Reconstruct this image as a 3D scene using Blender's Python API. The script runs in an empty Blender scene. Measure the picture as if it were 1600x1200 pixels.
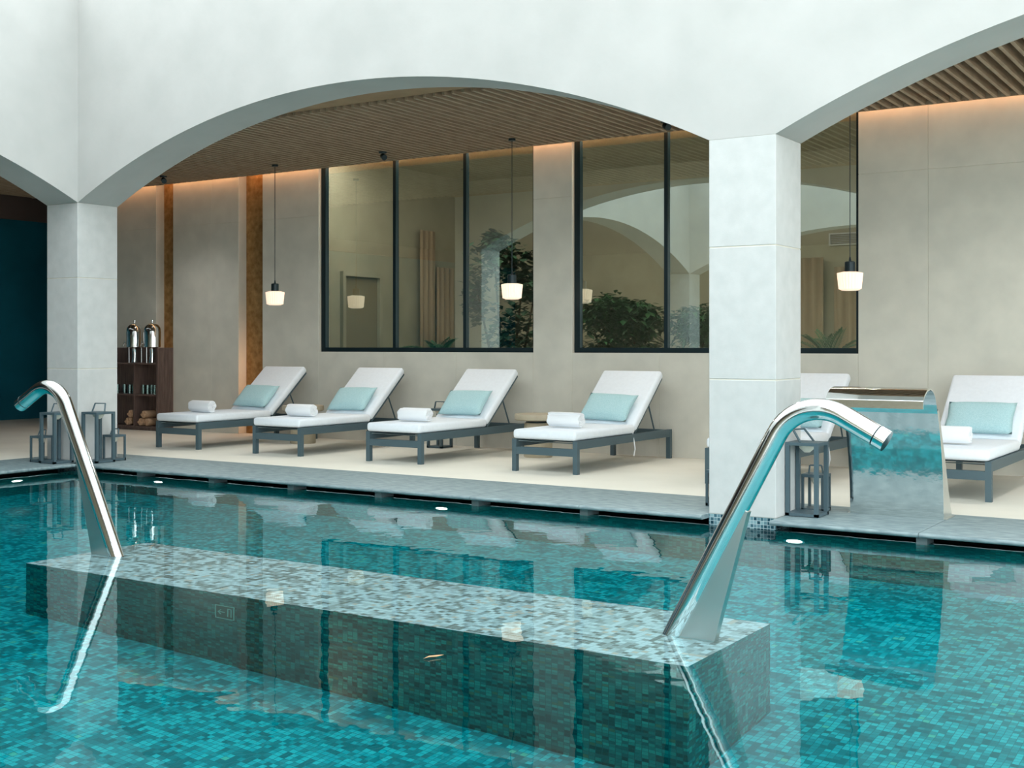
import bpy, bmesh, math, random
from mathutils import Vector, Matrix
random.seed(7)
S = bpy.context.scene
COL = S.collection
PI = math.pi

# ------------------------------------------------------------------ camera, sky, exposure
F_PX, HORIZON, EYE, YAW = 1912.0, 540.0, 1.2, math.radians(33)
cam = bpy.data.cameras.new('camera')
cam.sensor_width = 36.0
cam.lens = 36.0 * F_PX / 1600.0
cam.shift_y = -(600.0 - HORIZON) / 1600.0
cam.clip_start, cam.clip_end = 0.05, 200
co = bpy.data.objects.new('camera', cam); COL.objects.link(co)
co.location = (0, 0, EYE); co.rotation_euler = (PI/2, 0, YAW)
S.camera = co
w = bpy.data.worlds.new('overcast_sky'); S.world = w; w.use_nodes = True
bg = w.node_tree.nodes['Background']
bg.inputs[0].default_value = (0.90, 0.985, 1.0, 1); bg.inputs[1].default_value = 2.2
S.view_settings.view_transform = 'Standard'; S.view_settings.look = 'None'
S.view_settings.exposure = 0.62; S.view_settings.gamma = 1.0
S.view_settings.use_curve_mapping = False
S.cycles.max_bounces = 10; S.cycles.diffuse_bounces = 5; S.cycles.glossy_bounces = 5; S.cycles.transmission_bounces = 8
COVE_POWER, ROOM_FILL_POWER, SHADE_POWER, SPOT_FILL_W = 13.0, 66.0, 0.5, 58.0

# ------------------------------------------------------------------ helpers
def lin(r, g, b):
    f = lambda c: (c/255/12.92) if c/255 <= .04045 else ((c/255+.055)/1.055)**2.4
    return (f(r), f(g), f(b), 1)

def N(nt, kind, **kw):
    n = nt.nodes.new(kind)
    for k, v in kw.items(): setattr(n, k, v)
    return n

def mat(name, col, rough=.6, metal=0., noise=0., scale=4., col2=None, bump=0., bscale=60., stretch=(1,1,1), spec=.5, detail=6.):
    m = bpy.data.materials.new(name); m.use_nodes = True
    nt = m.node_tree; p = nt.nodes['Principled BSDF']
    p.inputs['Roughness'].default_value = rough; p.inputs['Metallic'].default_value = metal
    p.inputs['Specular IOR Level'].default_value = spec
    p.inputs['Base Color'].default_value = col
    if noise or col2 or bump:
        g = N(nt, 'ShaderNodeNewGeometry'); mp = N(nt, 'ShaderNodeMapping')
        mp.inputs['Scale'].default_value = stretch
        nt.links.new(g.outputs['Position'], mp.inputs['Vector'])
    if noise or col2:
        t = N(nt, 'ShaderNodeTexNoise'); t.inputs['Scale'].default_value = scale; t.inputs['Detail'].default_value = detail
        nt.links.new(mp.outputs[0], t.inputs['Vector'])
        r = N(nt, 'ShaderNodeValToRGB')
        c2 = col2 or tuple(c*(1-noise) for c in col[:3])+(1,)
        r.color_ramp.elements[0].position = .32; r.color_ramp.elements[0].color = c2
        r.color_ramp.elements[1].position = .68; r.color_ramp.elements[1].color = col
        nt.links.new(t.outputs['Fac'], r.inputs[0]); nt.links.new(r.outputs[0], p.inputs['Base Color'])
    if bump:
        t2 = N(nt, 'ShaderNodeTexNoise'); t2.inputs['Scale'].default_value = bscale; t2.inputs['Detail'].default_value = 4
        nt.links.new(mp.outputs[0], t2.inputs['Vector'])
        b = N(nt, 'ShaderNodeBump'); b.inputs['Strength'].default_value = bump; b.inputs['Distance'].default_value = .01
        nt.links.new(t2.outputs['Fac'], b.inputs['Height']); nt.links.new(b.outputs[0], p.inputs['Normal'])
    return m

def glow(name, col, power):
    m = bpy.data.materials.new(name); m.use_nodes = True
    p = m.node_tree.nodes['Principled BSDF']
    p.inputs['Base Color'].default_value = col
    p.inputs['Emission Color'].default_value = col; p.inputs['Emission Strength'].default_value = power
    return m

def mosaic(name, stops, cell=.025, rough=.25, grout=(.25,.3,.3,1), gw=.05):
    """square glass mosaic: a random colour per tile, pairs of tiles now and then alike"""
    m = bpy.data.materials.new(name); m.use_nodes = True
    nt = m.node_tree; p = nt.nodes['Principled BSDF']; p.inputs['Roughness'].default_value = rough
    g = N(nt, 'ShaderNodeNewGeometry')
    def cells(sc):
        d = N(nt, 'ShaderNodeVectorMath', operation='DIVIDE'); d.inputs[1].default_value = sc
        nt.links.new(g.outputs['Position'], d.inputs[0])
        fl = N(nt, 'ShaderNodeVectorMath', operation='FLOOR'); nt.links.new(d.outputs[0], fl.inputs[0])
        wn = N(nt, 'ShaderNodeTexWhiteNoise'); nt.links.new(fl.outputs[0], wn.inputs['Vector'])
        return d, wn
    d1, n1 = cells((cell,)*3)
    _, n2 = cells((cell*3, cell*2, cell*2))
    mx = N(nt, 'ShaderNodeMix'); mx.inputs[0].default_value = .42
    nt.links.new(n1.outputs['Value'], mx.inputs[2]); nt.links.new(n2.outputs['Value'], mx.inputs[3])
    r = N(nt, 'ShaderNodeValToRGB'); r.color_ramp.interpolation = 'CONSTANT'
    e = r.color_ramp.elements
    e[0].position, e[0].color = stops[0]; e[1].position, e[1].color = stops[1]
    for pos, c in stops[2:]:
        x = e.new(pos); x.color = c
    nt.links.new(mx.outputs[0], r.inputs[0])
    fr = N(nt, 'ShaderNodeVectorMath', operation='FRACTION'); nt.links.new(d1.outputs[0], fr.inputs[0])
    sp = N(nt, 'ShaderNodeSeparateXYZ'); nt.links.new(fr.outputs[0], sp.inputs[0])
    mn = None
    for k in range(3):
        a = N(nt, 'ShaderNodeMath', operation='PINGPONG'); a.inputs[1].default_value = .5
        nt.links.new(sp.outputs[k], a.inputs[0])
        if mn is None: mn = a
        else:
            q = N(nt, 'ShaderNodeMath', operation='MINIMUM'); nt.links.new(mn.outputs[0], q.inputs[0]); nt.links.new(a.outputs[0], q.inputs[1]); mn = q
    lt = N(nt, 'ShaderNodeMath', operation='LESS_THAN'); lt.inputs[1].default_value = gw; nt.links.new(mn.outputs[0], lt.inputs[0])
    mg = N(nt, 'ShaderNodeMix', data_type='RGBA'); nt.links.new(lt.outputs[0], mg.inputs[0])
    nt.links.new(r.outputs[0], mg.inputs[6]); mg.inputs[7].default_value = grout
    nt.links.new(mg.outputs[2], p.inputs['Base Color'])
    return m

class MB:
    def __init__(s): s.v = []; s.f = []
    def quad(s, *pts):
        n = len(s.v); s.v += [tuple(p) for p in pts]; s.f.append(tuple(range(n, n+len(pts)))); return s
    def box(s, x0, x1, y0, y1, z0, z1):
        n = len(s.v)
        s.v += [(x0,y0,z0),(x1,y0,z0),(x1,y1,z0),(x0,y1,z0),(x0,y0,z1),(x1,y0,z1),(x1,y1,z1),(x0,y1,z1)]
        s.f += [tuple(n+i for i in q) for q in ((0,3,2,1),(4,5,6,7),(0,1,5,4),(1,2,6,5),(2,3,7,6),(3,0,4,7))]
        return s
    def sweep(s, path, radius, n=10, caps=True, flat=1.0):
        """tube along a path; radius is a number or one per point"""
        path = [Vector(p) for p in path]; k0 = len(s.v)
        rr = radius if isinstance(radius, (list, tuple)) else [radius]*len(path)
        t = (path[1]-path[0]).normalized()
        up = Vector((0,0,1)) if abs(t.z) < .9 else Vector((1,0,0))
        a = t.cross(up).normalized()
        for i, p in enumerate(path):
            if i == 0: d = path[1]-path[0]
            elif i == len(path)-1: d = path[-1]-path[-2]
            else: d = (path[i+1]-p).normalized()+(p-path[i-1]).normalized()
            d.normalize(); a = (a-d*a.dot(d)).normalized(); b = d.cross(a)
            for j in range(n):
                th = 2*PI*j/n
                s.v.append(tuple(p+(a*math.cos(th)+b*math.sin(th)*flat)*rr[i]))
        for i in range(len(path)-1):
            for j in range(n):
                s.f.append((k0+i*n+j, k0+i*n+(j+1)%n, k0+(i+1)*n+(j+1)%n, k0+(i+1)*n+j))
        if caps:
            s.f.append(tuple(k0+j for j in range(n))[::-1]); e = k0+(len(path)-1)*n
            s.f.append(tuple(e+j for j in range(n)))
        return s
    def lathe(s, prof, c=(0,0,0), n=28, pleat=0.):
        k0 = len(s.v)
        for r, z in prof:
            for j in range(n):
                th = 2*PI*j/n; q = r*(1-(pleat if j % 2 else 0))
                s.v.append((c[0]+q*math.cos(th), c[1]+q*math.sin(th), c[2]+z))
        for i in range(len(prof)-1):
            for j in range(n):
                s.f.append((k0+i*n+j, k0+i*n+(j+1)%n, k0+(i+1)*n+(j+1)%n, k0+(i+1)*n+j))
        s.f.append(tuple(k0+j for j in range(n))[::-1]); e = k0+(len(prof)-1)*n
        s.f.append(tuple(e+j for j in range(n)))
        return s
    def bar(s, p, q, wd, th):
        """flat bar from p to q"""
        p, q = Vector(p), Vector(q); d = (q-p).normalized()
        up = Vector((0,0,1)) if abs(d.z) < .95 else Vector((0,1,0))
        a = d.cross(up).normalized()*wd/2; b = a.cross(d).normalized()*th/2; n = len(s.v)
        for c in (p, q): s.v += [tuple(c-a-b), tuple(c+a-b), tuple(c+a+b), tuple(c-a+b)]
        s.f += [tuple(n+i for i in f) for f in ((0,3,2,1),(4,5,6,7),(0,1,5,4),(1,2,6,5),(2,3,7,6),(3,0,4,7))]
        return s
    def prism(s, prof, x0, x1):
        """polygon prof of (y,z), extruded along x"""
        n = len(s.v); k = len(prof)
        for x in (x0, x1): s.v += [(x, y, z) for y, z in prof]
        for i in range(k): j = (i+1) % k; s.f.append((n+i, n+j, n+k+j, n+k+i))
        s.f.append(tuple(range(n, n+k))[::-1]); s.f.append(tuple(range(n+k, n+2*k)))
        return s
    def mesh(s, name, smooth=None):
        me = bpy.data.meshes.new(name); me.from_pydata(s.v, [], s.f); me.validate()
        bm = bmesh.new(); bm.from_mesh(me); bmesh.ops.recalc_face_normals(bm, faces=bm.faces); bm.to_mesh(me); bm.free()
        if smooth:
            for p in me.polygons: p.use_smooth = True
            me.set_sharp_from_angle(angle=math.radians(smooth))
        return me
    def build(s, name, m, parent=None, smooth=None):
        me = s.mesh(name, smooth); me.materials.append(m)
        return link(bpy.data.objects.new(name, me), parent)

def link(o, parent=None):
    COL.objects.link(o)
    if parent: o.parent = parent
    return o
def rbox(x0, x1, y0, y1, z0, z1, r=.01, seg=2):
    bm = bmesh.new(); bmesh.ops.create_cube(bm, size=1)
    for v in bm.verts:
        v.co = Vector(((x0+x1)/2+v.co.x*(x1-x0), (y0+y1)/2+v.co.y*(y1-y0), (z0+z1)/2+v.co.z*(z1-z0)))
    bmesh.ops.bevel(bm, geom=list(bm.edges), offset=r, segments=seg, affect='EDGES', profile=.5)
    return bm
def bmobj(name, bm, m, parent=None, smooth=35):
    me = bpy.data.meshes.new(name); bmesh.ops.recalc_face_normals(bm, faces=bm.faces); bm.to_mesh(me); bm.free()
    if smooth:
        for p in me.polygons: p.use_smooth = True
        me.set_sharp_from_angle(angle=math.radians(smooth))
    me.materials.append(m)
    return link(bpy.data.objects.new(name, me), parent)
def structure(o): o['kind'] = 'structure'; return o
def tag(o, label, cat, group=None):
    o['label'] = label; o['category'] = cat
    if group: o['group'] = group
    return o
def thing(name, label, cat, loc=(0,0,0), rz=0, group=None):
    o = bpy.data.objects.new(name, None); COL.objects.link(o); o.empty_display_size = .1
    o.location = loc; o.rotation_euler.z = rz
    return tag(o, label, cat, group)
def copy_tree(o, parent=None):
    c = o.copy(); COL.objects.link(c); c.parent = parent
    for ch in list(o.children): copy_tree(ch, c)
    return c
def arc(c, r, a0, a1, n):
    return [(c[0]+r*math.cos(a0+(a1-a0)*i/n), c[1]+r*math.sin(a0+(a1-a0)*i/n)) for i in range(n+1)]

# ------------------------------------------------------------------ materials
M = {}
M['plaster'] = mat('white_lime_plaster', (.50,.495,.48,1), .9, noise=0, col2=(.45,.45,.435,1), scale=2.2, bump=.12, bscale=14, spec=.2)
M['pillar'] = mat('pale_limestone', (.565,.57,.56,1), .7, col2=(.51,.52,.51,1), scale=9, bump=.05, bscale=120, spec=.3)
M['slab'] = mat('greige_porcelain', lin(214,211,199), .7, col2=lin(202,200,189), scale=3.5, bump=.06, bscale=150, spec=.3)
M['joint'] = mat('joint_filler', lin(205,200,185), .9)
M['bronze'] = mat('hammered_bronze', lin(188,150,98), .42, .55, col2=lin(150,112,66), scale=14, bump=.5, bscale=16)
M['deck'] = mat('cream_stone_deck', lin(232,229,217), .55, col2=lin(223,220,208), scale=1.6, bump=.03, bscale=90, spec=.35)
M['coping'] = mat('blue_grey_slate', lin(138,155,158), .5, col2=lin(100,119,124), scale=26, bump=.35, bscale=40, stretch=(.35,1,1))
M['dark'] = mat('gutter_shade_black', (.006,.012,.014,1), .8)  # black puts the shade of the overflow slit into the colour
M['support'] = mat('grey_support', lin(120,130,132), .7)
M['slat'] = mat('walnut_slat', lin(172,150,126), .55, col2=lin(146,124,102), scale=8, stretch=(6,.6,6))
M['slatback'] = mat('dark_ceiling_void', lin(42,36,31), .8)
M['ceilwood'] = mat('plain_brown_ceiling', lin(160,130,98), .7, col2=lin(145,116,86), scale=5)
M['frame'] = mat('petrol_black_metal', lin(18,38,44), .35, .3)
M['grey_metal'] = mat('charcoal_powder_coat', lin(74,94,102), .5, .15)
M['chrome'] = mat('polished_steel', (.86,.88,.88,1), .09, 1., bump=.02, bscale=30)
M['brushed'] = mat('brushed_steel', (.64,.67,.66,1), .32, 1., bump=.05, bscale=80, stretch=(1,1,12))
M['mirror_steel'] = mat('mirror_steel_sheet', (.74,.78,.77,1), .05, 1., bump=.04, bscale=14)
M['canvas'] = mat('white_canvas', (.79,.845,.90,1), .85, noise=.04, scale=30, bump=.08, bscale=200, spec=.2)
M['pillow'] = mat('aqua_weave', lin(186,216,220), .9, col2=lin(160,200,206), scale=120, bump=.3, bscale=260, spec=.15)
M['towel'] = mat('white_terry', (.88,.9,.92,1), .95, bump=.5, bscale=260, spec=.1)
M['towel_tan'] = mat('tan_terry', lin(206,170,138), .95, noise=.15, scale=60, bump=.5, bscale=200, spec=.1)
M['strap'] = mat('grey_strap', lin(120,135,138), .8)
M['table'] = mat('greige_ceramic', lin(182,172,150), .6, col2=lin(165,154,132), scale=8)
M['walnut'] = mat('dark_walnut', lin(118,98,90), .45, col2=lin(90,73,67), scale=6, stretch=(8,8,.7))
M['shade'] = glow('lit_pleated_shade', (1.,.76,.58,1), SHADE_POWER)
M['led'] = glow('warm_led', (1.,.50,.22,1), COVE_POWER)
M['roomfill'] = glow('room_fill', (1.,.94,.82,1), ROOM_FILL_POWER)
M['poollight'] = glow('pool_light', (1.,.95,.85,1), 9.)
M['leaf'] = mat('ficus_leaf', lin(46,98,50), .45, col2=lin(22,58,32), scale=6)
M['leaf2'] = mat('ivy_leaf', lin(44,84,54), .5, col2=lin(22,48,34), scale=8)
M['palm'] = mat('palm_leaf', lin(44,112,66), .45, col2=lin(24,72,46), scale=8)
M['bark'] = mat('bark', lin(96,76,58), .9)
M['pot'] = mat('clay_pot', lin(120,112,100), .8)
M['roomwall'] = mat('taupe_room_plaster', lin(172,166,146), .85, col2=lin(158,152,133), scale=2)
M['curtain'] = mat('ribbed_curtain', lin(158,138,114), .8)
M['roomdoor'] = mat('taupe_door', lin(132,122,98), .6)
M['darkwall'] = mat('dark_teal_glazing', lin(26,104,122), .3, noise=.3, scale=1)
M['gallerytop'] = mat('dark_brown_ceiling', lin(92,76,70), .8)
M['candle'] = mat('pale_lamp_disc', lin(225,220,205), .6)
M['twig'] = mat('dry_leaf', lin(190,150,110), .8)
M['signdark'] = mat('sign_dark_green', lin(0,70,66), .5)
M['signpale'] = mat('sign_pale_green', lin(120,190,180), .5)

teal = [(0., lin(0,112,120)), (.30, lin(0,128,136)), (.44, lin(0,146,154)), (.55, lin(0,164,174)), (.66, lin(24,182,190)), (.93, lin(70,182,164))]
M['tile'] = mosaic('teal_glass_mosaic', teal, cell=.031, grout=lin(0,118,126))
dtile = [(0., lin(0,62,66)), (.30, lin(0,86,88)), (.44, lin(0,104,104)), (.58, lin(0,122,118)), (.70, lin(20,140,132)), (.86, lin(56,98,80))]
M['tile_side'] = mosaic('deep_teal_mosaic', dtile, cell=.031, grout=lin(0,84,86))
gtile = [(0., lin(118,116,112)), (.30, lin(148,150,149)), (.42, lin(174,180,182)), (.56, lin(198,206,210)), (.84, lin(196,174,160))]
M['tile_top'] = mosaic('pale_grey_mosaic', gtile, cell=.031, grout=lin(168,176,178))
ctile = [(0., lin(30,66,80)), (.35, lin(60,96,108)), (.50, lin(96,128,138)), (.66, lin(130,158,164)), (.85, lin(110,112,112))]
M['tile_band'] = mosaic('slate_mosaic', ctile, grout=lin(170,185,188), gw=.07)

def glass_mat(name, ior, tint, refl):
    m = bpy.data.materials.new(name); m.use_nodes = True; nt = m.node_tree; nt.nodes.clear()
    o = N(nt, 'ShaderNodeOutputMaterial'); mx = N(nt, 'ShaderNodeMixShader')
    tr = N(nt, 'ShaderNodeBsdfTransparent'); tr.inputs[0].default_value = tint
    gl = N(nt, 'ShaderNodeBsdfGlossy'); gl.inputs['Roughness'].default_value = 0; gl.inputs[0].default_value = (.84,1,.95,1)
    fr = N(nt, 'ShaderNodeFresnel'); fr.inputs[0].default_value = ior
    ad = N(nt, 'ShaderNodeMath', operation='ADD'); ad.use_clamp = True; ad.inputs[1].default_value = refl
    nt.links.new(fr.outputs[0], ad.inputs[0]); nt.links.new(ad.outputs[0], mx.inputs[0])
    nt.links.new(tr.outputs[0], mx.inputs[1]); nt.links.new(gl.outputs[0], mx.inputs[2]); nt.links.new(mx.outputs[0], o.inputs[0])
    return m
M['pane'] = glass_mat('coated_window_glass', 1.5, (.84,.88,.82,1), .30)
M['glass'] = glass_mat('clear_drinking_glass', 1.45, (.93,.97,.97,1), .12)
def water_mat():
    m = bpy.data.materials.new('pool_water'); m.use_nodes = True; nt = m.node_tree; nt.nodes.clear()
    o = N(nt, 'ShaderNodeOutputMaterial'); g = N(nt, 'ShaderNodeBsdfGlass')
    g.inputs['IOR'].default_value = 1.30; g.inputs['Roughness'].default_value = 0; g.inputs[0].default_value = (.82,.985,1,1)
    ge = N(nt, 'ShaderNodeNewGeometry'); t = N(nt, 'ShaderNodeTexNoise'); t.inputs['Scale'].default_value = 3.2; t.inputs['Detail'].default_value = 2
    nt.links.new(ge.outputs['Position'], t.inputs['Vector'])
    b = N(nt, 'ShaderNodeBump'); b.inputs['Strength'].default_value = .12; b.inputs['Distance'].default_value = .012
    nt.links.new(t.outputs['Fac'], b.inputs['Height']); nt.links.new(b.outputs[0], g.inputs['Normal']); nt.links.new(g.outputs[0], o.inputs[0])
    return m
M['water'] = water_mat()

# ------------------------------------------------------------------ main dimensions (deck level z = 0)
XL, XR = -10.5875, 3.9375           # pool faces of the end walls
YN, YF = 1.0875, 8.1125             # pool faces of the near and far arcade
TH = .5                             # thickness of the arcades and pillars
SPRING, APEX, TOP = 2.67, 3.49, 4.9
PX0, PX1 = -3.5875, -3.0875         # the free-standing pillar
WATER, FLOOR = -.083, -1.3875
WALL = 11.95                        # face of the back wall
CEIL = 3.47

# ------------------------------------------------------------------ arcades
def arch_z(u, a, b):
    h = (b-a)/2; rise = APEX-SPRING; R = (h*h+rise*rise)/(2*rise); d = u-(a+b)/2
    return APEX-R+math.sqrt(max(R*R-d*d, 0))
def arcade(name, axis, p0, p1, u0, u1, arches):
    us = {u0, u1}
    for a, b in arches:
        for i in range(49): us.add(a+(b-a)*i/48)
    us = sorted(us); mb = MB()
    P = (lambda u, p, z: (u, p, z)) if axis == 'x' else (lambda u, p, z: (p, u, z))
    def zb(u):
        for a, b in arches:
            if a <= u <= b: return arch_z(u, a, b)
        return SPRING
    rows = [[P(u,p0,zb(u)), P(u,p1,zb(u)), P(u,p1,TOP), P(u,p0,TOP)] for u in us]
    n = len(rows)
    for r in rows: mb.v += r
    for i in range(n-1):
        a = i*4; b = a+4
        for k in range(4): l = (k+1) % 4; mb.f.append((a+k, a+l, b+l, b+k))
    mb.f.append((0,1,2,3)); e = (n-1)*4; mb.f.append((e,e+1,e+2,e+3))
    return structure(mb.build(name, M['plaster'], None, 30))
bays = [(XL, PX0), (PX1, XR)]
wall_far = arcade('wall_arcade_far', 'x', YF, YF+TH, XL, XR+TH, bays)
wall_near = arcade('wall_arcade_near', 'x', YN-TH, YN, XL, PX1, bays[:1])
wall_left = arcade('wall_arcade_left', 'y', XL-TH, XL, YN-TH, YF+TH, [(YN, YF)])

def pillar(x0, y0, parent):
    zs = [0, .96, 1.9, SPRING]
    for a, b in zip(zs, zs[1:]):
        bmobj('pillar_block', rbox(x0, x0+TH, y0, y0+TH, a+(.0025 if a else 0), b-(.0025 if b < SPRING else 0), .004, 1), M['pillar'], parent, None)
    MB().box(x0+.003, x0+TH-.003, y0+.003, y0+TH-.003, 0, SPRING).build('joint_core', M['joint'], parent)
    MB().box(x0, x0+TH, y0, y0+TH, -.45, -.001).build('tile_skirting', M['tile_band'], parent)
pillar(XL-TH, YF, wall_left); pillar(PX0, YF, wall_far); pillar(XR, YF, wall_far)
pillar(XL-TH, YN-TH, wall_left); pillar(PX0, YN-TH, wall_near)

# ------------------------------------------------------------------ pool basin, bench, water
b = MB()
b.quad((XL,YN,FLOOR),(XR,YN,FLOOR),(XR,YF,FLOOR),(XL,YF,FLOOR))
structure(b.build('floor_pool', M['tile']))
LIP = -.089
b = MB()
b.quad((XL,YF,FLOOR),(XR,YF,FLOOR),(XR,YF,LIP),(XL,YF,LIP)); b.quad((XL,YN,FLOOR),(XR,YN,FLOOR),(XR,YN,LIP),(XL,YN,LIP))
b.quad((XL,YN,FLOOR),(XL,YF,FLOOR),(XL,YF,LIP),(XL,YN,LIP)); b.quad((XR,YN,FLOOR),(XR,YF,FLOOR),(XR,YF,LIP),(XR,YN,LIP))
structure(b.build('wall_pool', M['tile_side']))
G = .32                                  # overflow gutter behind the lip, under the coping
b = MB()
for (x0,x1,y0,y1) in ((XL-G,XR+G,YF,YF+G),(XL-G,XR+G,YN-G,YN),(XL-G,XL,YN,YF),(XR,XR+G,YN,YF)):
    b.quad((x0,y0,-.3),(x1,y0,-.3),(x1,y1,-.3),(x0,y1,-.3))
for (p,q) in (((XL-G,YF+G),(XR+G,YF+G)),((XL-G,YN-G),(XR+G,YN-G)),((XL-G,YN-G),(XL-G,YF+G)),((XR+G,YN-G),(XR+G,YF+G))):
    b.quad((*p,-.3),(*q,-.3),(*q,-.034),(*p,-.034))
structure(b.build('trim_gutter', M['dark']))

BX0, BX1, BY0, BY1, BZ = -6.3625, -2.0875, 4.5125, 5.4125, -.1125
bench = MB().quad((BX0,BY0,FLOOR),(BX1,BY0,FLOOR),(BX1,BY0,BZ),(BX0,BY0,BZ)).quad((BX1,BY0,FLOOR),(BX1,BY1,FLOOR),(BX1,BY1,BZ),(BX1,BY0,BZ)) \
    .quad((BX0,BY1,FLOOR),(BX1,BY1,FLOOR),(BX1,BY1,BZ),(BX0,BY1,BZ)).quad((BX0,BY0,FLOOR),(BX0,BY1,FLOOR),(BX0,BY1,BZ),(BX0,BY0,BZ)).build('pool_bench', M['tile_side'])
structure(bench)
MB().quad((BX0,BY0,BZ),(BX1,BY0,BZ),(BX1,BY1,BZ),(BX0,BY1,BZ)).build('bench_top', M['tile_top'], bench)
wt = MB().quad((XL-G,YN-G,WATER),(XR+G,YN-G,WATER),(XR+G,YF+G,WATER),(XL-G,YF+G,WATER)).build('pool_water', M['water'])
wt['kind'] = 'stuff'; wt['label'] = 'calm clear turquoise water filling the tiled pool'; wt['category'] = 'water'

# ------------------------------------------------------------------ coping and deck
cop = bpy.data.objects.new('trim_coping', None); COL.objects.link(cop); structure(cop)
FRONT, BACK, CT = .13, .89, .032      # overhang over the pool, depth onto the deck, thickness
r = CT/2
cprof = lambda y0, y1: [(y1, 0), (y1, -CT)] + [(y, z) for y, z in arc((y0+r, -r), r, 1.5*PI, .5*PI, 8)]
def coping_run(a, b, n, place):
    L = (b-a)/n
    me = MB().prism(cprof(-FRONT, BACK), .002, L-.002).mesh('coping_slab', 40); me.materials.append(M['coping'])
    ms = MB().box(-.035, .035, -.05, .12, WATER-.02, -CT).mesh('coping_support'); ms.materials.append(M['support'])
    for i in range(n):
        o = link(bpy.data.objects.new('coping_slab', me), cop); place(o, a+i*L)
        if i:
            o = link(bpy.data.objects.new('coping_support', ms), cop); place(o, a+i*L)
def at_far(o, u): o.location = (u, YF, 0)
def at_left(o, u): o.location = (XL, u, 0); o.rotation_euler.z = PI/2
def at_near(o, u): o.location = (u, YN, 0); o.rotation_euler.z = PI
coping_run(XL, PX0, 7, at_far); coping_run(PX1, XR, 7, at_far); coping_run(YN, YF, 7, at_left)
coping_run(XL+1, PX0+1, 7, at_near)
# stone strip behind each pillar, level with the coping
for x0, x1 in ((XL-.892, XL), (PX0, PX1)):
    MB().box(x0, x1, YF+TH, YF+BACK, -CT, 0).build('coping_slab', M['coping'], cop)
MB().box(XL-.892, XL-TH, YF+.001, YF+TH, -CT, 0).build('coping_slab', M['coping'], cop)

b = MB(); D0 = YF+BACK
b.box(-20, 9, D0, 12.3, -.06, 0); b.box(-20, XL-.892, -3.2, D0, -.06, 0); b.box(XL-.892, 9, -3.2, YN-.6, -.06, 0); b.box(XR+.3, 9, YN-.6, D0, -.06, 0)
structure(b.build('floor', M['deck']))

# ------------------------------------------------------------------ back wall: core, slabs, bronze strips
SILL = 1.12
wins = [(-10.75, -7.47), (-6.95, -3.70)]
rec = [(-13.85, -13.50), (-12.20, -11.755)]
solid = [(-15.6, -13.85), (-13.50, -12.20), (-11.755, -10.75), (-7.47, -6.95), (-3.70, 6.0)]
c = MB()
for x0, x1 in solid: c.box(x0+.004, x1-.004, WALL+.004, 12.16, 0, 3.75)
for x0, x1 in wins: c.box(x0-.02, x1+.02, WALL+.004, 12.16, 0, SILL-.004)
for x0, x1 in rec: c.box(x0-.02, x1+.02, 12.115, 12.2, 0, 3.75)
wb = structure(c.build('wall_back', M['joint']))
def slab(x0, x1, z0, z1):
    bmobj('wall_slab', rbox(x0, x1, WALL, WALL+.021, z0, z1, .003, 1), M['slab'], wb, None)
g = .0015
def slab_col(x0, x1, top=True):
    for a, b_ in ((0, 2.885), (2.885, 3.75)): slab(x0+g, x1-g, a+(g if a else 0), b_-g)
for x0, x1 in ((-15.6,-14.7),(-14.7,-13.85),(-13.5,-12.73),(-12.73,-12.2),(-11.755,-10.75),(-7.47,-6.95),(-3.70,-3.03),(-3.03,-1.83),(-1.83,-.63),(-.63,.57),(.57,1.77),(1.77,2.97),(2.97,6.0)):
    slab_col(x0, x1)
for x0, x1 in wins:
    n = 3
    for i in range(n): slab(x0+(x1-x0)*i/n+g, x0+(x1-x0)*(i+1)/n-g, 0, SILL)
for x0, x1 in rec:
    MB().box(x0+.001, x1-.001, 12.095, 12.12, 0, 3.75).build('bronze_panel', M['bronze'], wb)
    for xx in (x0-.019, x1+.001): MB().box(xx, xx+.018, WALL+.018, 12.115, 0, 3.75).build('recess_jamb', M['slab'], wb)

# ------------------------------------------------------------------ ceiling over the deck
ce = MB().box(-20, 9, YF+TH, 12.3, 3.66, 3.72).build('ceiling', M['slatback']); structure(ce)
MB().box(XL-TH, 6, YF+TH+.001, 8.95, 3.5, 3.655).build('plain_border', M['ceilwood'], ce)
SP = .107
sm = MB().box(-.016, .016, 8.953, 11.80, CEIL, CEIL+.095).mesh('slat'); sm.materials.append(M['slat'])
x = -16.4
while x < 1.3:
    o = link(bpy.data.objects.new('slat', sm), ce); o.location.x = x; x += SP
MB().box(-16.5, 1.3, 11.802, 11.816, CEIL, CEIL+.14).build('end_trim', M['slat'], ce)
for yy in (9.6, 10.5, 11.4): MB().box(-16.5, 1.3, yy-.02, yy+.02, CEIL+.096, CEIL+.13).build('slat_carrier', M['slatback'], ce)
# ceilings of the other galleries
c2 = MB().box(-20, XL-TH, -3.2, YF+TH, 3.5, 3.6).box(XL-TH, PX1, -3.2, YN-TH, 3.5, 3.6).build('ceiling_gallery', M['gallerytop'])
structure(c2)
structure(MB().box(-20, -3.1, -3.3, -3.2, 0, 3.6).build('wall_gallery', M['roomwall']))
structure(MB().quad((-60,-40,-.07),(60,-40,-.07),(60,-3.2,-.07),(-60,-3.2,-.07)).quad((9,-3.2,-.07),(60,-3.2,-.07),(60,40,-.07),(9,40,-.07)).build('floor_terrace', M['deck']))
dw = structure(MB().box(-17.75, -17.6, -3.2, 15.5, 0, 3.24).build('wall_left', M['darkwall']))
MB().box(-17.75, -17.55, -3.2, 15.5, 3.24, 3.72).build('bulkhead', M['gallerytop'], dw)
MB().box(-17.6, -15.6, 15.3, 15.4, 0, 3.72).box(-15.62,-15.58,12.16,15.4,0,3.72).build('corridor_wall', M['darkwall'], dw)
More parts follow.
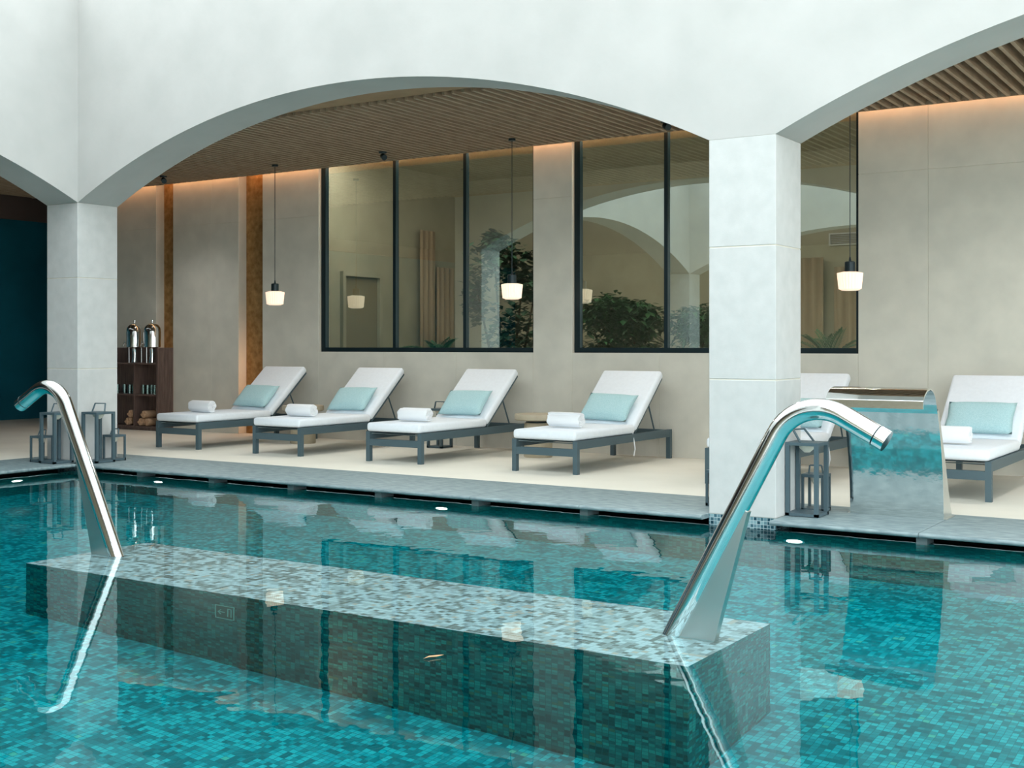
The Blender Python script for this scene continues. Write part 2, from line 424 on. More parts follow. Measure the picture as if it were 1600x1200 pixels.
structure(MB().box(-17.75, -10.9, 12.3, 15.5, -.06, 0).build('floor_corridor', M['deck']))
structure(MB().box(-17.75, -10.9, 12.3, 15.5, 3.66, 3.72).build('ceiling_corridor', M['gallerytop']))

# ------------------------------------------------------------------ windows
def window(name, x0, x1, mull):
    wroot = bpy.data.objects.new(name, None); COL.objects.link(wroot); structure(wroot)
    y0, y1, z0, z1, fw = 12.0, 12.07, SILL, 3.64, .07
    MB().box(x0, x0+fw, y0, y1, z0, z1).build('frame_stile', M['frame'], wroot)
    MB().box(x1-fw*.5, x1, y0, y1, z0, z1).build('frame_stile', M['frame'], wroot)
    MB().box(x0+fw, x1-fw*.5, y0, y1, z0, z0+.055).build('frame_sill', M['frame'], wroot)
    MB().box(x0+fw, x1-fw*.5, y0, y1, z1-.1, z1).build('frame_head', M['frame'], wroot)
    for m_ in mull: MB().box(m_-.022, m_+.022, y0+.002, y1-.002, z0+.055, z1-.1).build('mullion', M['frame'], wroot)
    xs = [x0+fw]+sum([[m_-.022, m_+.022] for m_ in mull], [])+[x1-fw*.5]
    for a, b_ in zip(xs[::2], xs[1::2]):
        MB().quad((a,12.03,z0+.055),(b_,12.03,z0+.055),(b_,12.03,z1-.1),(a,12.03,z1-.1)).build('pane', M['pane'], wroot)
window('window_1', *wins[0], (-9.545, -8.472))
window('window_2', *wins[1], (-5.811, -4.75))

# ------------------------------------------------------------------ the room behind the windows
RX0, RX1, RY1 = -10.78, -2.6, 15.4
rm = MB().box(RX0-.1, RX0, 12.17, RY1, 0, 3.72).box(RX0-.1, RX1, RY1, RY1+.1, 0, 3.72).box(RX1, RX1+.1, 12.17, RY1, 0, 3.72).build('wall_room', M['roomwall'])
structure(rm)
structure(MB().box(RX0, RX1, 12.3, RY1, -.06, 0).build('floor_room', M['deck']))
structure(MB().box(RX0-.1, RX1+.1, 12.161, RY1+.1, 3.72, 3.8).build('ceiling_room', M['roomwall']))
door = structure(bpy.data.objects.new('door_1', None)); COL.objects.link(door)
leaf = MB().box(RX0+.001, RX0+.012, 12.47, 13.16, .01, 2.12).build('door_leaf', M['roomdoor'], door)
MB().box(RX0+.001, RX0+.06, 12.40, 12.46, 0, 2.19).box(RX0+.001, RX0+.06, 13.17, 13.23, 0, 2.19).box(RX0+.001, RX0+.06, 12.46, 13.17, 2.13, 2.19).build('door_frame', M['roomwall'], door)
MB().box(RX0+.012, RX0+.06, 13.05, 13.07, 1.0, 1.12).build('door_handle', M['frame'], leaf)
def curtain(x, y, ln, z1, axis, label):
    mb = MB(); n = int(ln/.02)
    pts = [(i*.02, .03*math.sin(i*1.05)) for i in range(n+1)]
    k = len(mb.v)
    for u, d in pts:
        for z in (.02, z1):
            mb.v.append((x+d, y+u, z) if axis == 'y' else (x+u, y+d, z))
    for i in range(n): mb.f.append((k+2*i, k+2*i+2, k+2*i+3, k+2*i+1))
    o = mb.build('curtain', M['curtain'], None, 60); o.modifiers.new('thick', 'SOLIDIFY').thickness = .006
    return tag(o, label, 'curtain')
curtain(RX0+.1, 14.02, .36, 2.86, 'y', 'tall ribbed beige curtain behind the left window, beside a door')
curtain(RX0+.1, 14.42, .42, 2.35, 'y', 'shorter ribbed beige curtain behind the left window, nearer the climbing plant')
curtain(-5.52, RY1-.09, .34, 2.33, 'x', 'ribbed curtain behind the right window, next to the free-standing pillar')
curtain(-5.05, RY1-.09, .42, 2.2, 'x', 'ribbed curtain behind the right window, below the slotted air grille')
vent = thing('air_grille', 'slotted white air grille high on the wall behind the right window', 'grille', (-5.12, RY1-.03, 2.48))
MB().box(-.02,.62,0,.02,0,.02).box(-.02,.62,0,.02,.14,.16).box(-.02,0,0,.02,.02,.14).box(.6,.62,0,.02,.02,.14).build('frame', M['pillar'], vent)
for i in range(5): MB().box(0,.6,.004,.014,.03+i*.022,.04+i*.022).build('slat', M['pillar'], vent)
rl = thing('led_strip', 'added unseen linear fill light above the windows on the room side', 'light strip', (0, 12.25, 3.65))  # hidden fill strip, added to brighten the room and its plants
MB().box(RX0+.2, RX1-.2, -.03, .03, .012, .029).build('channel', M['frame'], rl); MB().box(RX0+.2, RX1-.2, -.025, .025, 0, .0115).build('diffuser', M['roomfill'], rl)

# ------------------------------------------------------------------ plants in the room
def leafy(name, label, cx, cy, pts, nleaf, ls, mats, trunk, seed):
    rnd = random.Random(seed)
    t = thing(name, label, 'plant', (cx, cy, 0))
    MB().lathe([(.15,0),(.2,.42),(.2,.45),(.17,.45),(.17,.40)], n=20).build('pot', M['pot'], t, 40)
    tk = MB()
    for (a, b_) in trunk: tk.sweep([a, ((a[0]+b_[0])/2+.04, (a[1]+b_[1])/2, (a[2]+b_[2])/2), b_], [.022,.017,.009], 6)
    tk.build('stem', M['bark'], t, 60)
    lf = MB()
    for _ in range(nleaf):
        (px, py, pz), (rx, ry, rz) = rnd.choice(pts)
        while True:
            q = Vector((rnd.uniform(-1,1), rnd.uniform(-1,1), rnd.uniform(-1,1)))
            if q.length < 1: break
        p = Vector((px+q.x*rx, py+q.y*ry, pz+q.z*rz)); L = ls*rnd.uniform(.7,1.3); W = L*mats[1]
        a = rnd.uniform(0, 2*PI); d = Vector((math.cos(a), math.sin(a), rnd.uniform(-.9,.3))).normalized()
        s_ = d.cross(Vector((0,0,1))).normalized(); u = s_.cross(d)
        lf.quad(p, p+d*L*.5+s_*W/2+u*L*.08, p+d*L, p+d*L*.5-s_*W/2+u*L*.08)
    o = lf.build('foliage', mats[0], t)
    return t
leafy('climbing_plant', 'tall leafy climbing plant behind the left window, by the middle pendant lamp', -8.62, 13.0,
      [((-.05,0,2.35),(.5,.25,.28)), ((.2,0,2.2),(.4,.25,.25)), ((-.38,0,1.85),(.12,.2,.4)), ((.28,0,1.6),(.42,.3,.7)), ((.1,0,1.2),(.35,.25,.5)), ((.35,0,1.2),(.35,.3,.5)), ((-.1,0,2.5),(.15,.1,.2)), ((.45,0,1.95),(.2,.2,.25))],
      2200, .105, (M['leaf2'], .85), [((0,0,.4),(-.1,0,2.4)), ((.05,0,.4),(.35,0,2.1)), ((-.05,0,.4),(-.38,0,2.0)), ((.1,.05,.4),(.5,0,1.8))], 3)
leafy('weeping_fig', 'dense dark green weeping fig behind the right window, near the narrow wall', -6.93, 12.95,
      [((0,0,1.3),(.52,.35,.5)), ((-.1,0,1.6),(.35,.3,.24)), ((.3,0,1.5),(.3,.3,.25)), ((.2,0,1.0),(.5,.35,.4))], 3600, .125, (M['leaf'], .45),
      [((0,0,.4),(-.15,0,1.7)), ((.05,0,.4),(.3,0,1.6)), ((-.05,.05,.4),(-.3,0,1.4))], 5)
leafy('weeping_fig', 'arching feathery fig behind the right window, beside the free-standing pillar', -5.80, 13.15,
      [((0,0,1.2),(.5,.3,.42)), ((-.15,0,1.45),(.4,.25,.22)), ((.1,0,1.0),(.5,.35,.4))], 3000, .12, (M['leaf'], .30),
      [((0,0,.4),(-.15,0,1.5)), ((.05,0,.4),(.3,0,1.3))], 9)
def palm(label, x, y, z, n, L, seed, spread=1.0):
    rnd = random.Random(seed); t = thing('parlour_palm', label, 'plant', (x, y, 0))
    MB().lathe([(.12,0),(.16,z-.06),(.16,z-.03),(.13,z-.03),(.13,z-.06)], n=18).build('pot', M['pot'], t, 40)
    for k in range(n):
        a = 2*PI*k/n+rnd.uniform(-.3,.3); lean = rnd.uniform(.45,1.05)*spread; l = L*rnd.uniform(.8,1.15)
        st = []
        for i in range(9):
            s_ = i/8; st.append(Vector((math.cos(a)*lean*l*s_, math.sin(a)*lean*l*s_*.6, z-.05+l*(s_*1.05-.55*s_*s_*lean))))
        mb = MB().sweep(st, [.006]*8+[.002], 5)
        for i in range(2, 9):
            d = (st[i]-st[i-1]).normalized(); sd = d.cross(Vector((0,0,1))).normalized()
            for sg in (-1, 1):
                for h in (0, .5):
                    p = st[i-1].lerp(st[i], h); e = (d*.75+sd*sg*.85).normalized()*(.17*(1.25-abs(i/8-.4)))
                    wv = Vector((0,0,1)).cross(e).normalized()*.009
                    mb.quad(p-wv*.4, p+e*.5+wv+Vector((0,0,.012)), p+e+Vector((0,0,-.02)), p+e*.5-wv+Vector((0,0,.012)))
        mb.build('frond', M['palm'], t)
palm('arching parlour palm behind the right window, just right of the free-standing pillar', -4.22, 12.62, 1.08, 11, .46, 2)
palm('small palm behind the right window, mostly hidden by the free-standing pillar', -4.86, 12.6, 1.05, 8, .36, 6)
palm('low fern-like palm behind the left window, left of the climbing plant', -9.22, 12.5, 1.06, 9, .40, 4, 1.3)

# ------------------------------------------------------------------ warm light lines
cv = thing('led_strip', 'warm linear light in the cove along the top of the greige wall', 'light strip', (0, 11.865, 3.60))
MB().box(-15.5, 5, -.012, .012, .012, .05).build('channel', M['frame'], cv)
MB().box(-15.5, 5, -.010, .010, 0, .0115).build('diffuser', M['led'], cv)
l = thing('led_strip', 'upright warm light strip at the edge of the shelving unit', 'light strip', (-13.512, 12.0, 0))
MB().box(-.004, .004, -.006, .006, .02, 1.05).build('diffuser', M['led'], l); MB().box(-.006, .006, .0065, .012, .02, 1.05).build('channel', M['frame'], l)
l = thing('led_strip', 'hidden upright warm light strip in the bronze recess behind the first lounger', 'light strip', (-11.77, 12.075, 0))
MB().box(-.006, .006, -.006, .006, .02, 1.3).build('diffuser', M['led'], l); MB().box(-.008, .008, .0065, .012, .02, 1.3).build('channel', M['frame'], l)

# ------------------------------------------------------------------ pendant lamps and ceiling spots
def pendant(label, x, y, zc):
    t = thing('pendant_lamp', label, 'lamp', (x, y, zc), 0, 'pendant lamps over the loungers')
    MB().lathe([(.07,-.088),(.104,-.074),(.119,.074),(.07,.086)], n=48, pleat=.07).build('shade', M['shade'], t, 30)
    MB().lathe([(.048,.086),(.048,.176),(.040,.183)], n=20).build('cap', M['frame'], t, 40)
    MB().lathe([(.014,.183),(.006,.225)], n=10).sweep([(0,0,.225),(0,0,CEIL-.025-zc)], .004, 6).build('cord', M['frame'], t)
    MB().lathe([(.04,CEIL-.026-zc),(.04,CEIL-.001-zc)], n=18).build('ceiling_rose', M['frame'], t, 40)
pendant('lit white pleated pendant lamp left of the left window', -10.85, 11.25, 1.795)
pendant('lit white pleated pendant lamp in front of the climbing plant', -7.306, 11.25, 1.795)
pendant('lit white pleated pendant lamp right of the free-standing pillar', -3.56, 11.25, 1.80)
def add_spot_fill(t):  # fill beam added at each spotlight fixture to brighten deck and loungers
    L = bpy.data.lights.new('spot_fill', 'SPOT'); L.energy = SPOT_FILL_W; L.color = (1., .97, .94)
    L.spot_size = math.radians(150); L.spot_blend = 1.; L.shadow_soft_size = 0.
    o = link(bpy.data.objects.new('spot_fill', L), t); o.location = (.06, -.036, -.16); o.rotation_euler = (-.45, 0, 0)
for i, x in enumerate((-12.84, -9.08, -5.43, -1.75)):
    t = thing('ceiling_spotlight', ('small black ceiling spotlight above the bronze strips','small black ceiling spotlight above the left window','small black ceiling spotlight above the right window','small black ceiling spotlight above the plain wall at right')[i], 'spotlight', (x, 11.2, CEIL))
    MB().lathe([(.045,-.018),(.05,-.001)], n=16).build('base', M['frame'], t, 40); MB().sweep([(0,0,-.05),(.05,-.03,-.075)], .035, 12).build('head', M['frame'], t, 40); add_spot_fill(t); MB().sweep([(0,0,-.018),(.01,-.006,-.055)], .008, 6).build('stem', M['frame'], t)

# ------------------------------------------------------------------ loungers
LW, LL = .72, 2.02
BA = math.radians(41); HY, HZ = 1.20, .335
def make_lounger():
    t = thing('sun_lounger', '', 'sun lounger', group='sun loungers along the back wall')
    lg = .048
    for xx in (0, LW-lg):
        for yy in (0, LL-lg):
            MB().box(xx, xx+lg, yy, yy+lg, 0, .31).build('leg', M['grey_metal'], t)
        MB().box(xx+.002, xx+lg-.002, lg, LL-lg, .232, .31).build('side_rail', M['grey_metal'], t)
    MB().box(lg, LW-lg, .002, lg-.002, .165, .235).build('cross_rail', M['grey_metal'], t)
    MB().box(lg, LW-lg, LL-lg+.002, LL-.002, .232, .305).build('cross_rail', M['grey_metal'], t)
    for sx in ((.06, LW-.06), (LW-.06, .06)):
        MB().bar((sx[0], .03, .292), (sx[1], .26, .262), .03, .004).build('webbing_strap', M['strap'], t)
    MB().box(lg, LW-lg, .10, HY-.02, .292, .298).build('sling', M['grey_metal'], t)
    bm = rbox(.012, LW-.012, -.012, HY, .3115, .402, .03, 3); bmobj('seat_cushion', bm, M['canvas'], t, 60)
    L = .84; R = Matrix.Translation((0, HY+.012, HZ)) @ Matrix.Rotation(BA, 4, 'X')
    bm = rbox(.012, LW-.012, 0, L, -.012, .076, .03, 3); bm.transform(R); bmobj('back_cushion', bm, M['canvas'], t, 60)
    bm = rbox(.03, LW-.03, .0, L-.02, -.036, -.014, .004, 1); bm.transform(R); bf = bmobj('back_frame', bm, M['grey_metal'], t)
    for xx in (.055, LW-.055):
        p = R @ Vector((xx, .44, -.035))
        MB().bar(p, (xx, HY+.52, .29), .012, .012).build('prop_strut', M['grey_metal'], bf)
    return t
def add_cord(t, px, py):
    MB().sweep([(px,py,.33),(px+.02,py-.01,.25),(px+.03,py,.16),(px+.01,py+.01,.09),(px+.015,py+.02,.16),(px+.0,py+.02,.26)], .005, 6).build('tie_cord', M['towel'], t, 60)
names = ['first white sun lounger from the left, beside the shelving unit', 'second white sun lounger from the left, beside the first side table',
         'third white sun lounger from the left, with a lantern behind it', 'fourth white sun lounger, just left of the free-standing pillar',
         'white sun lounger mostly hidden behind the free-standing pillar', 'white sun lounger at the right edge behind the steel waterfall spout']
LX = [-11.41, -9.83, -8.20, -6.39, -4.39, -2.74]
lo0 = make_lounger(); lounger = []
for i, x in enumerate(LX):
    o = lo0 if i == 0 else copy_tree(lo0)
    o.location = (x, 9.84, 0); o['label'] = names[i]; lounger.append(o)
for i in (3, 4): add_cord(lounger[i], LW-.02, HY-.05)

def pillow_mesh(wd, ht, th):
    mb = MB(); n, m_ = 18, 12
    def pt(i, j, s_):
        u, v = -1+2*i/n, -1+2*j/m_
        k = (1-abs(u)**3.2)*(1-abs(v)**3.2)
        pin = 1-.05*(1-abs(v))*(abs(u)**4); pin2 = 1-.09*(1-abs(u)**2)*(abs(v)**4)
        return (u*wd/2*pin, v*ht/2*pin2, s_*th/2*max(k, 0)**.55)
    for s_ in (1, -1):
        k0 = len(mb.v)
        for i in range(n+1):
            for j in range(m_+1): mb.v.append(pt(i, j, s_))
        for i in range(n):
            for j in range(m_):
                a = k0+i*(m_+1)+j; mb.f.append((a, a+m_+1, a+m_+2, a+1))
    me = mb.mesh('pillow'); bm = bmesh.new(); bm.from_mesh(me); bmesh.ops.remove_doubles(bm, verts=bm.verts, dist=.0005)
    bmesh.ops.recalc_face_normals(bm, faces=bm.faces); bm.to_mesh(me); bm.free()
    for p in me.polygons: p.use_smooth = True
    return me
pm = pillow_mesh(.57, .37, .13); pm.materials.append(M['pillow'])
plab = ['aqua scatter pillow on the first lounger beside the shelving unit', 'aqua scatter pillow on the second lounger from the left', 'aqua scatter pillow on the third lounger from the left',
        'aqua scatter pillow on the fourth lounger, left of the free-standing pillar', 'aqua scatter pillow on the lounger hidden behind the free-standing pillar', 'aqua scatter pillow on the lounger behind the steel waterfall spout']
for i, x in enumerate(LX):
    o = link(bpy.data.objects.new('scatter_pillow', pm)); tag(o, plab[i], 'pillow', 'aqua pillows on the loungers')
    R = Matrix.Translation((x, 9.84+HY+.012, HZ)) @ Matrix.Rotation(BA, 4, 'X')
    ln = (.205, .205, .20, .20, .205, .21)[i]
    o.matrix_world = R @ Matrix.Translation((LW/2+(0,-.01,0,-.01,0,.0)[i], ln, .135)) @ Matrix.Rotation((-.02,.03,.02,-.04,0,.01)[i], 4, 'Z') @ Matrix.Rotation(.06, 4, 'X')

def roll_mesh(name, R, L, turns=3.5, flat=1.0, seed=0):
    """towel rolled up: a thick spiral drawn out along x"""
    rnd = random.Random(seed); mb = MB(); n = int(turns*22); t = R/(turns+.3); ring = []
    for i in range(n+1):
        th = 2*PI*i/22; ro = t*.55+(R-t*.55)*(i/n); ri = max(ro-t*.90, .001)
        wob = 1+.02*math.sin(3*th+seed)
        ring.append((ro*wob*math.cos(th), ro*wob*math.sin(th)*flat, ri*math.cos(th), ri*math.sin(th)*flat, .006*math.sin(5*th+seed)))
    xs = (-L/2, -L/2+.012, 0, L/2-.012, L/2)
    k = len(xs)
    for (a, b_, c_, d, e) in ring:
        for x in xs:
            q = .94 if abs(x) > L/2-.001 else 1.
            mb.v.append((x+(e if x > 0 else -e if x < 0 else 0), a*q, b_*q))
        for x in xs: mb.v.append((x+(e if x > 0 else -e if x < 0 else 0), c_, d))
    W = 2*k
    for i in range(n):
        a, b_ = i*W, (i+1)*W
        for j in range(k-1):
            mb.f.append((a+j, a+j+1, b_+j+1, b_+j)); mb.f.append((a+k+j, b_+k+j, b_+k+j+1, a+k+j+1))
        mb.f.append((a, b_, b_+k, a+k)); mb.f.append((a+k-1, a+2*k-1, b_+2*k-1, b_+k-1))
    for a in (0, n*W):
        mb.f.append(tuple(a+j for j in range(k))+tuple(a+k+j for j in reversed(range(k))))
    return mb.mesh(name, 50)
tlab = ['rolled white towel on the first lounger beside the shelving unit', 'rolled white towel on the second lounger from the left', 'rolled white towel on the third lounger from the left',
        'rolled white towel on the fourth lounger, left of the free-standing pillar', None, 'rolled white towel on the lounger behind the steel waterfall spout']
TY = [.42, .40, .36, .40, .4, .40]; TX = [.33, .36, .36, .36, .36, .30]
for i, x in enumerate(LX):
    if not tlab[i]: continue
    me = roll_mesh('rolled_towel', .078, .36, 3.5, 1., i*1.3); me.materials.append(M['towel'])
    o = link(bpy.data.objects.new('rolled_towel', me)); tag(o, tlab[i], 'towel', 'white rolled towels on the loungers')
    o.location = (x+TX[i], 9.84+TY[i], .402+.077); o.rotation_euler = ((2.2+i), 0, (-.05,.03,.06,-.03,0,.02)[i])

# ------------------------------------------------------------------ side tables
def side_table(label, x, y):
    t = thing('side_table', label, 'side table', (x, y, 0), 0, 'round side tables')
    MB().lathe([(.15,0),(.155,.01),(.15,.36),(.145,.37)], n=36).build('pedestal', M['table'], t, 40)
    MB().lathe([(.13,.37),(.13,.398)], n=24).build('shadow_gap', M['frame'], t, 40)
    MB().lathe([(.24,.398),(.255,.408),(.255,.455),(.248,.465)], n=44).build('table_top', M['table'], t, 40)
side_table('round greige pedestal table between the first and second loungers', -10.35, 11.22)
side_table('round greige pedestal table between the third and fourth loungers', -6.95, 11.22)

# ------------------------------------------------------------------ lanterns
def lantern(label, x, y, wd, h, rz=0, hrot=0, fold=0.):
    t = thing('lantern', label, 'lantern', (x, y, 0), rz, 'charcoal frame lanterns'); a = wd/2; p = .028 if wd > .2 else .018
    MB().box(-a, a, -a, a, .004, .024).build('base_plate', M['grey_metal'], t)
    for sx in (-1, 1):
        for sy in (-1, 1):
            x0, y0 = sx*(a-p/2), sy*(a-p/2)
            MB().box(x0-p/2, x0+p/2, y0-p/2, y0+p/2, .0, h-.0225).build('post', M['grey_metal'], t)
    tp = MB().box(-a, a, -a, a, h-.022, h).build('top_plate', M['grey_metal'], t)
    q, z = a*.62, h
    hh = wd*.36; c, s_ = math.cos(hrot), math.sin(hrot)
    pts = [(-q, 0, z), (-q*.82, fold*hh, z+hh), (q*.82, fold*hh, z+hh), (q, 0, z)]
    pts = [(u*c-v*s_, u*s_+v*c, k) for u, v, k in pts]
    mb = MB()
    for A, B in zip(pts, pts[1:]): mb.bar(A, B, .014 if wd > .2 else .010, .010)
    mb.build('handle', M['grey_metal'], tp)
    MB().lathe([(.02,h-.075),(a*.45,h-.045),(a*.5,h-.0225)], n=20).build('lamp_disc', M['candle'], tp, 40)
BW, BH, SW, SH = .235, .52, .165, .27
lantern('tall charcoal lantern on the left side of the corner pillar', -10.715, 7.955, BW, BH, 0, .15, .3)
lantern('small charcoal lantern on the left side of the corner pillar', -10.965, 7.96, SW, SH, 0, .1, .3)
lantern('tall charcoal lantern on the right side of the corner pillar', -10.425, 8.24, BW, BH, 0, .3, .4)
lantern('small charcoal lantern on the right side of the corner pillar', -10.46, 8.47, SW, SH, 0, .2, .3)
lantern('tall charcoal lantern between the free-standing pillar and the waterfall spout', -2.965, 8.40, BW, BH, 0, 1.2, .9)
lantern('small charcoal lantern behind a taller one, right of the free-standing pillar', -2.99, 8.66, SW, SH, 0, .5, .2)
lantern('small charcoal lantern on the left side of the free-standing pillar', -3.69, 8.55, SW, SH, 0, .3, .2)
lantern('charcoal lantern by the wall behind the third lounger', -8.56, 11.62, .22, .46, 0, .2, .1)

# ------------------------------------------------------------------ shelving unit with urns, glasses and towels
CX0, CX1, CY0, CY1, CH = -15.25, -13.49, 11.665, 11.945, 1.17
CD = -14.06
def cabx(px, y=CY0+.1):
    k = (px-800)/F_PX; return y*(k*math.cos(YAW)-math.sin(YAW))/(k*math.sin(YAW)+math.cos(YAW))
CD = cabx(213, CY0+.05)
cab = thing('shelving_unit', 'dark walnut open shelving unit standing against the greige wall', 'shelf', ((CX0+CX1)/2, (CY0+CY1)/2, 0))
ox, oy = (CX0+CX1)/2, (CY0+CY1)/2
def cb(name, x0, x1, y0, y1, z0, z1): return MB().box(x0-ox, x1-ox, y0-oy, y1-oy, z0, z1).build(name, M['walnut'], cab)
cb('side_panel', CX1-.03, CX1, CY0, CY1, 0, CH); cb('side_panel', CX0, CX0+.03, CY0, CY1, 0, CH)
for i in range(10): cb('flute', CX1, CX1+.008, CY0+.006+i*.027, CY0+.022+i*.027, .02, CH-.01)
cb('back_panel', CX0+.03, CX1-.03, CY1-.015, CY1, .05, CH)
for z, nm in ((.955,'top_shelf'),(.51,'middle_shelf'),(.06,'bottom_shelf')): cb(nm, CX0+.031, CX1-.031, CY0+.005, CY1-.016, z-.022, z)
cb('plinth', CX0+.04, CX1-.04, CY0+.03, CY1-.02, 0, .035)
for z0, z1 in ((.061,.487),(.511,.932)): cb('divider', CD-.012, CD+.012, CY0+.005, CY1-.016, z0, z1)
def urn(label, px):
    x = cabx(px, CY0+.125); t = thing('drinks_urn', label, 'urn', (x, CY0+.125, .956), 0, 'steel drinks urns')
    MB().lathe([(.075,.20),(.116,.225),(.119,.44),(.116,.455)], n=30).build('tank', M['chrome'], t, 35)
    lid = MB().lathe([(.119,.456),(.110,.50),(.08,.54),(.04,.562),(.012,.566)], n=30).build('lid', M['chrome'], t, 50)
    MB().lathe([(.008,.566),(.008,.588),(.016,.592),(.016,.606),(.006,.612)], n=12).build('knob', M['chrome'], lid, 40)
    MB().lathe([(.05,.0),(.03,.10),(.04,.20)], n=20).build('pedestal', M['chrome'], t, 50)
    for k in range(3):
        a = 2*PI*k/3+.5; MB().sweep([(.1*math.cos(a),.1*math.sin(a),.0),(.1*math.cos(a),.1*math.sin(a),.25)], .006, 8).build('leg', M['chrome'], t, 60)
    MB().sweep([(-.10,-.06,.27),(-.135,-.085,.27),(-.14,-.088,.235)], .009, 8).sweep([(-.125,-.078,.27),(-.125,-.078,.305)], .006, 6).build('tap', M['chrome'], t, 60)
urn('left polished steel drinks urn on top of the shelving unit', 210.5)
urn('right polished steel drinks urn on top of the shelving unit', 238)
gm = MB().lathe([(.026,0),(.031,.13),(.0295,.13),(.025,.008)], n=16).mesh('drinking_glass', 40); gm.materials.append(M['glass'])
for od, px, yy in (('leftmost',184,.09),('second from left',195,.13),('third from left',203,.08),('rightmost',209,.15)):
    o = link(bpy.data.objects.new('drinking_glass', gm)); o.location = (cabx(px, CY0+yy), CY0+yy, .5105)
    tag(o, od+' clear tumbler on the middle shelf, in the left-hand compartment', 'glass', 'tumblers in the left compartment')
for od, px, yy in (('leftmost',224,.12),('second from left',231,.08),('middle',237,.15),('second from right',242,.07),('rightmost',247,.13)):
    o = link(bpy.data.objects.new('drinking_glass', gm)); o.location = (cabx(px, CY0+yy), CY0+yy, .5105)
    tag(o, od+' clear tumbler on the middle shelf, in the right-hand compartment', 'glass', 'tumblers in the right compartment')
tm = roll_mesh('tan_towel', .062, .22, 3, 1., 2.); tm.materials.append(M['towel_tan'])
for x, zz, lab in ((CD-.155, 0, 'lower tan rolled towel in the left bottom compartment'), (CD-.10, 1, 'upper tan rolled towel in the left bottom compartment'),
                    (CD+.12, 0, 'left tan rolled towel in the right bottom compartment'), (CD+.25, 0, 'right tan rolled towel in the right bottom compartment'), (CD+.185, 1, 'topmost tan rolled towel in the right bottom compartment')):
    o = link(bpy.data.objects.new('tan_towel', tm)); tag(o, lab, 'towel', 'tan towels on the bottom shelf')
    o.location = (x, CY0+.13, .061+.061+zz*.108); o.rotation_euler = (0, 0, PI/2)

# ------------------------------------------------------------------ swan-neck spouts on the bench
def spout(label, x, y, sg):
    t = thing('water_spout', label, 'water spout', (x, y, BZ+.0005), 0, 'swan-neck spouts on the bench')
    R = .045
    z0 = WATER-BZ
    path = [(0, .0), (.47, .885)]
    d = Vector((.47, .885)).normalized(); e = Vector((.80, -.44)).normalized()
    P0 = Vector((.02, -.0)); A = P0+d*1.06
    pts = [P0, P0+d*.5, A]
    a0, a1 = math.atan2(d.y, d.x), math.atan2(e.y, e.x); n = 14; rad = .21
    cen = A+Vector((d.y, -d.x))*rad
    for i in range(1, n+1):
        th = a0+(a1-a0)*i/n; pts.append(cen+Vector((-math.sin(th), math.cos(th)))*rad)
    tip = pts[-1]+e*.15; pts.append(tip)
    P3 = [(sg*p.x, 0, p.y) for p in pts]
    MB().sweep(P3, R, 24).build('neck', M['chrome'], t, 50)
    q = tip+e*.006; MB().sweep([(sg*tip.x,0,tip.y),(sg*q.x,0,q.y)], R*.92, 24).build('nozzle_groove', M['frame'], t, 50)
    q2 = q+e*.045; MB().sweep([(sg*q.x,0,q.y),(sg*q2.x,0,q2.y)], R*1.01, 24).build('nozzle', M['chrome'], t, 50)
    # tapering fin plate under the neck
    lo = P0+Vector((.02,0)); hi = P0+d*.70; hm = P0+d*.40
    mb = MB(); prof = [(lo.x,0),(lo.x+.195,0),(lo.x+.235,.16),(hm.x+.115,hm.y-.02),(hi.x+.045,hi.y-.02),(hi.x,hi.y)]
    n = len(prof); th = .022
    for yy in (-th, th): mb.v += [(sg*u, yy, v) for u, v in prof]
    mb.f.append(tuple(range(n))); mb.f.append(tuple(range(n, 2*n))[::-1])
    for i in range(n): j = (i+1) % n; mb.f.append((i, j, n+j, n+i))
    mb.build('fin', M['brushed'], t)
spout('polished steel swan-neck spout at the left end of the bench, bending left', -6.06, 4.95, -1)
spout('polished steel swan-neck spout at the right end of the bench, bending right', -2.40, 4.96, 1)

# ------------------------------------------------------------------ waterfall spout on the coping
wf = thing('waterfall_spout', 'wide curved steel waterfall spout standing on the pool edge', 'water spout', (-2.42, 8.78, 0))
HW = .325
front = [(-.10,0),(-.104,.12),(-.115,.25),(-.142,.40),(-.18,.54),(-.225,.66),(-.27,.75)]
top = [(-.295,.81),(-.33,.865),(-.38,.90),(-.45,.918),(-.53,.908),(-.60,.875),(-.64,.835)]
back = [(-.235,.77),(-.20,.70),(-.13,.56),(-.06,.42),(.01,.25),(.08,.10),(.14,0)]
MB().prism(front+[(y+.012, z+.003) for y, z in reversed(front)], -HW, HW).build('front_sheet', M['mirror_steel'], wf, 40)
for sx in (-HW, HW-.004):
    MB().prism([(y+.013, z) for y, z in front]+back, sx, sx+.004).build('side_plate', M['brushed'], wf)
MB().prism(back+[(y-.004, z-.002) for y, z in reversed(back)], -HW+.005, HW-.005).build('back_sheet', M['brushed'], wf, 40)
hood = [front[-1]]+top
MB().prism(hood+[(y+.002, z-.012) for y, z in reversed(hood)], -HW, HW).build('hood', M['chrome'], wf, 50)
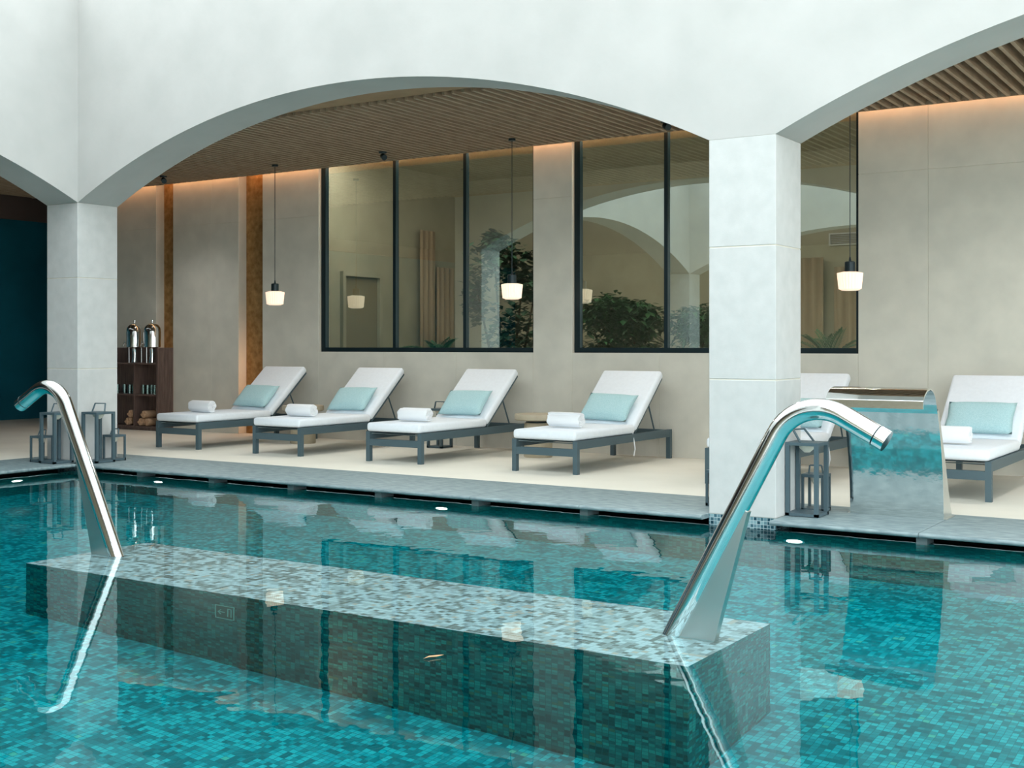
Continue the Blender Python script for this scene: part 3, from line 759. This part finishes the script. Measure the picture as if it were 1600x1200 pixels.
MB().box(-HW, HW, -.645, -.633, .785, .836).build('lip', M['chrome'], wf)
MB().prism([(-.10,.0),(-.10,.004),(.15,.004),(.15,.0)], -HW-.02, HW+.02).build('base_flange', M['brushed'], wf)

# ------------------------------------------------------------------ underwater lights, sign, floating leaf
def pool_lamp(label, loc, rz):
    t = thing('pool_light', label, 'pool light', loc, rz, 'underwater lights')
    for nm, r0, y0, m in (('ring', .075, -.012, M['chrome']), ('lens', .055, -.016, M['poollight'])):
        MB().sweep([(0,y0,0),(0,-.001 if nm == 'ring' else -.013,0)], r0, 24).build(nm, m, t, 40)
pool_lamp('underwater light on the far pool wall, left of the first lounger', (-9.36, YF, -.42), 0)
pool_lamp('underwater light on the far pool wall, below the third lounger', (-5.95, YF, -.42), 0)
pool_lamp('underwater light on the far pool wall, right of the free-standing pillar', (-2.95, YF, -.42), 0)
pool_lamp('underwater light on the left pool wall near the corner pillar', (XL, 7.4, -.42), PI/2)
sg = thing('direction_sign', 'small green sign with arrow and door symbol under water on the bench side', 'sign', (-4.70, BY0, -.62))
MB().box(-.07,.07,-.006,-.0005,0,.26).build('plate', M['signdark'], sg)
f = MB()
for (x0,x1,z0,z1) in ((-.07,.07,0,.012),(-.07,.07,.248,.26),(-.07,-.064,.012,.248),(.064,.07,.012,.248),(.02,.026,.05,.21),(.044,.05,.05,.21),(.026,.044,.198,.21),(-.045,.0,.124,.136)):
    f.box(x0,x1,-.0085,-.0061,z0,z1)
f.bar((-.048,-.0075,.13),(-.028,-.0075,.175),.003,.006).bar((-.048,-.0075,.13),(-.028,-.0075,.085),.003,.006)
f.build('symbols', M['signpale'], sg)
lf = MB().quad((0,0,.001),(.02,.008,.006),(.05,.03,.003),(.075,.05,.007),(.05,.036,.008),(.02,.014,.009)).build('floating_leaf', M['twig'])
lf.location = (-3.03, 4.0, WATER+.001); lf.rotation_euler.z = .45; tag(lf, 'thin dry leaf floating on the water in front of the bench', 'leaf')
lf.modifiers.new('thick', 'SOLIDIFY').thickness = .002
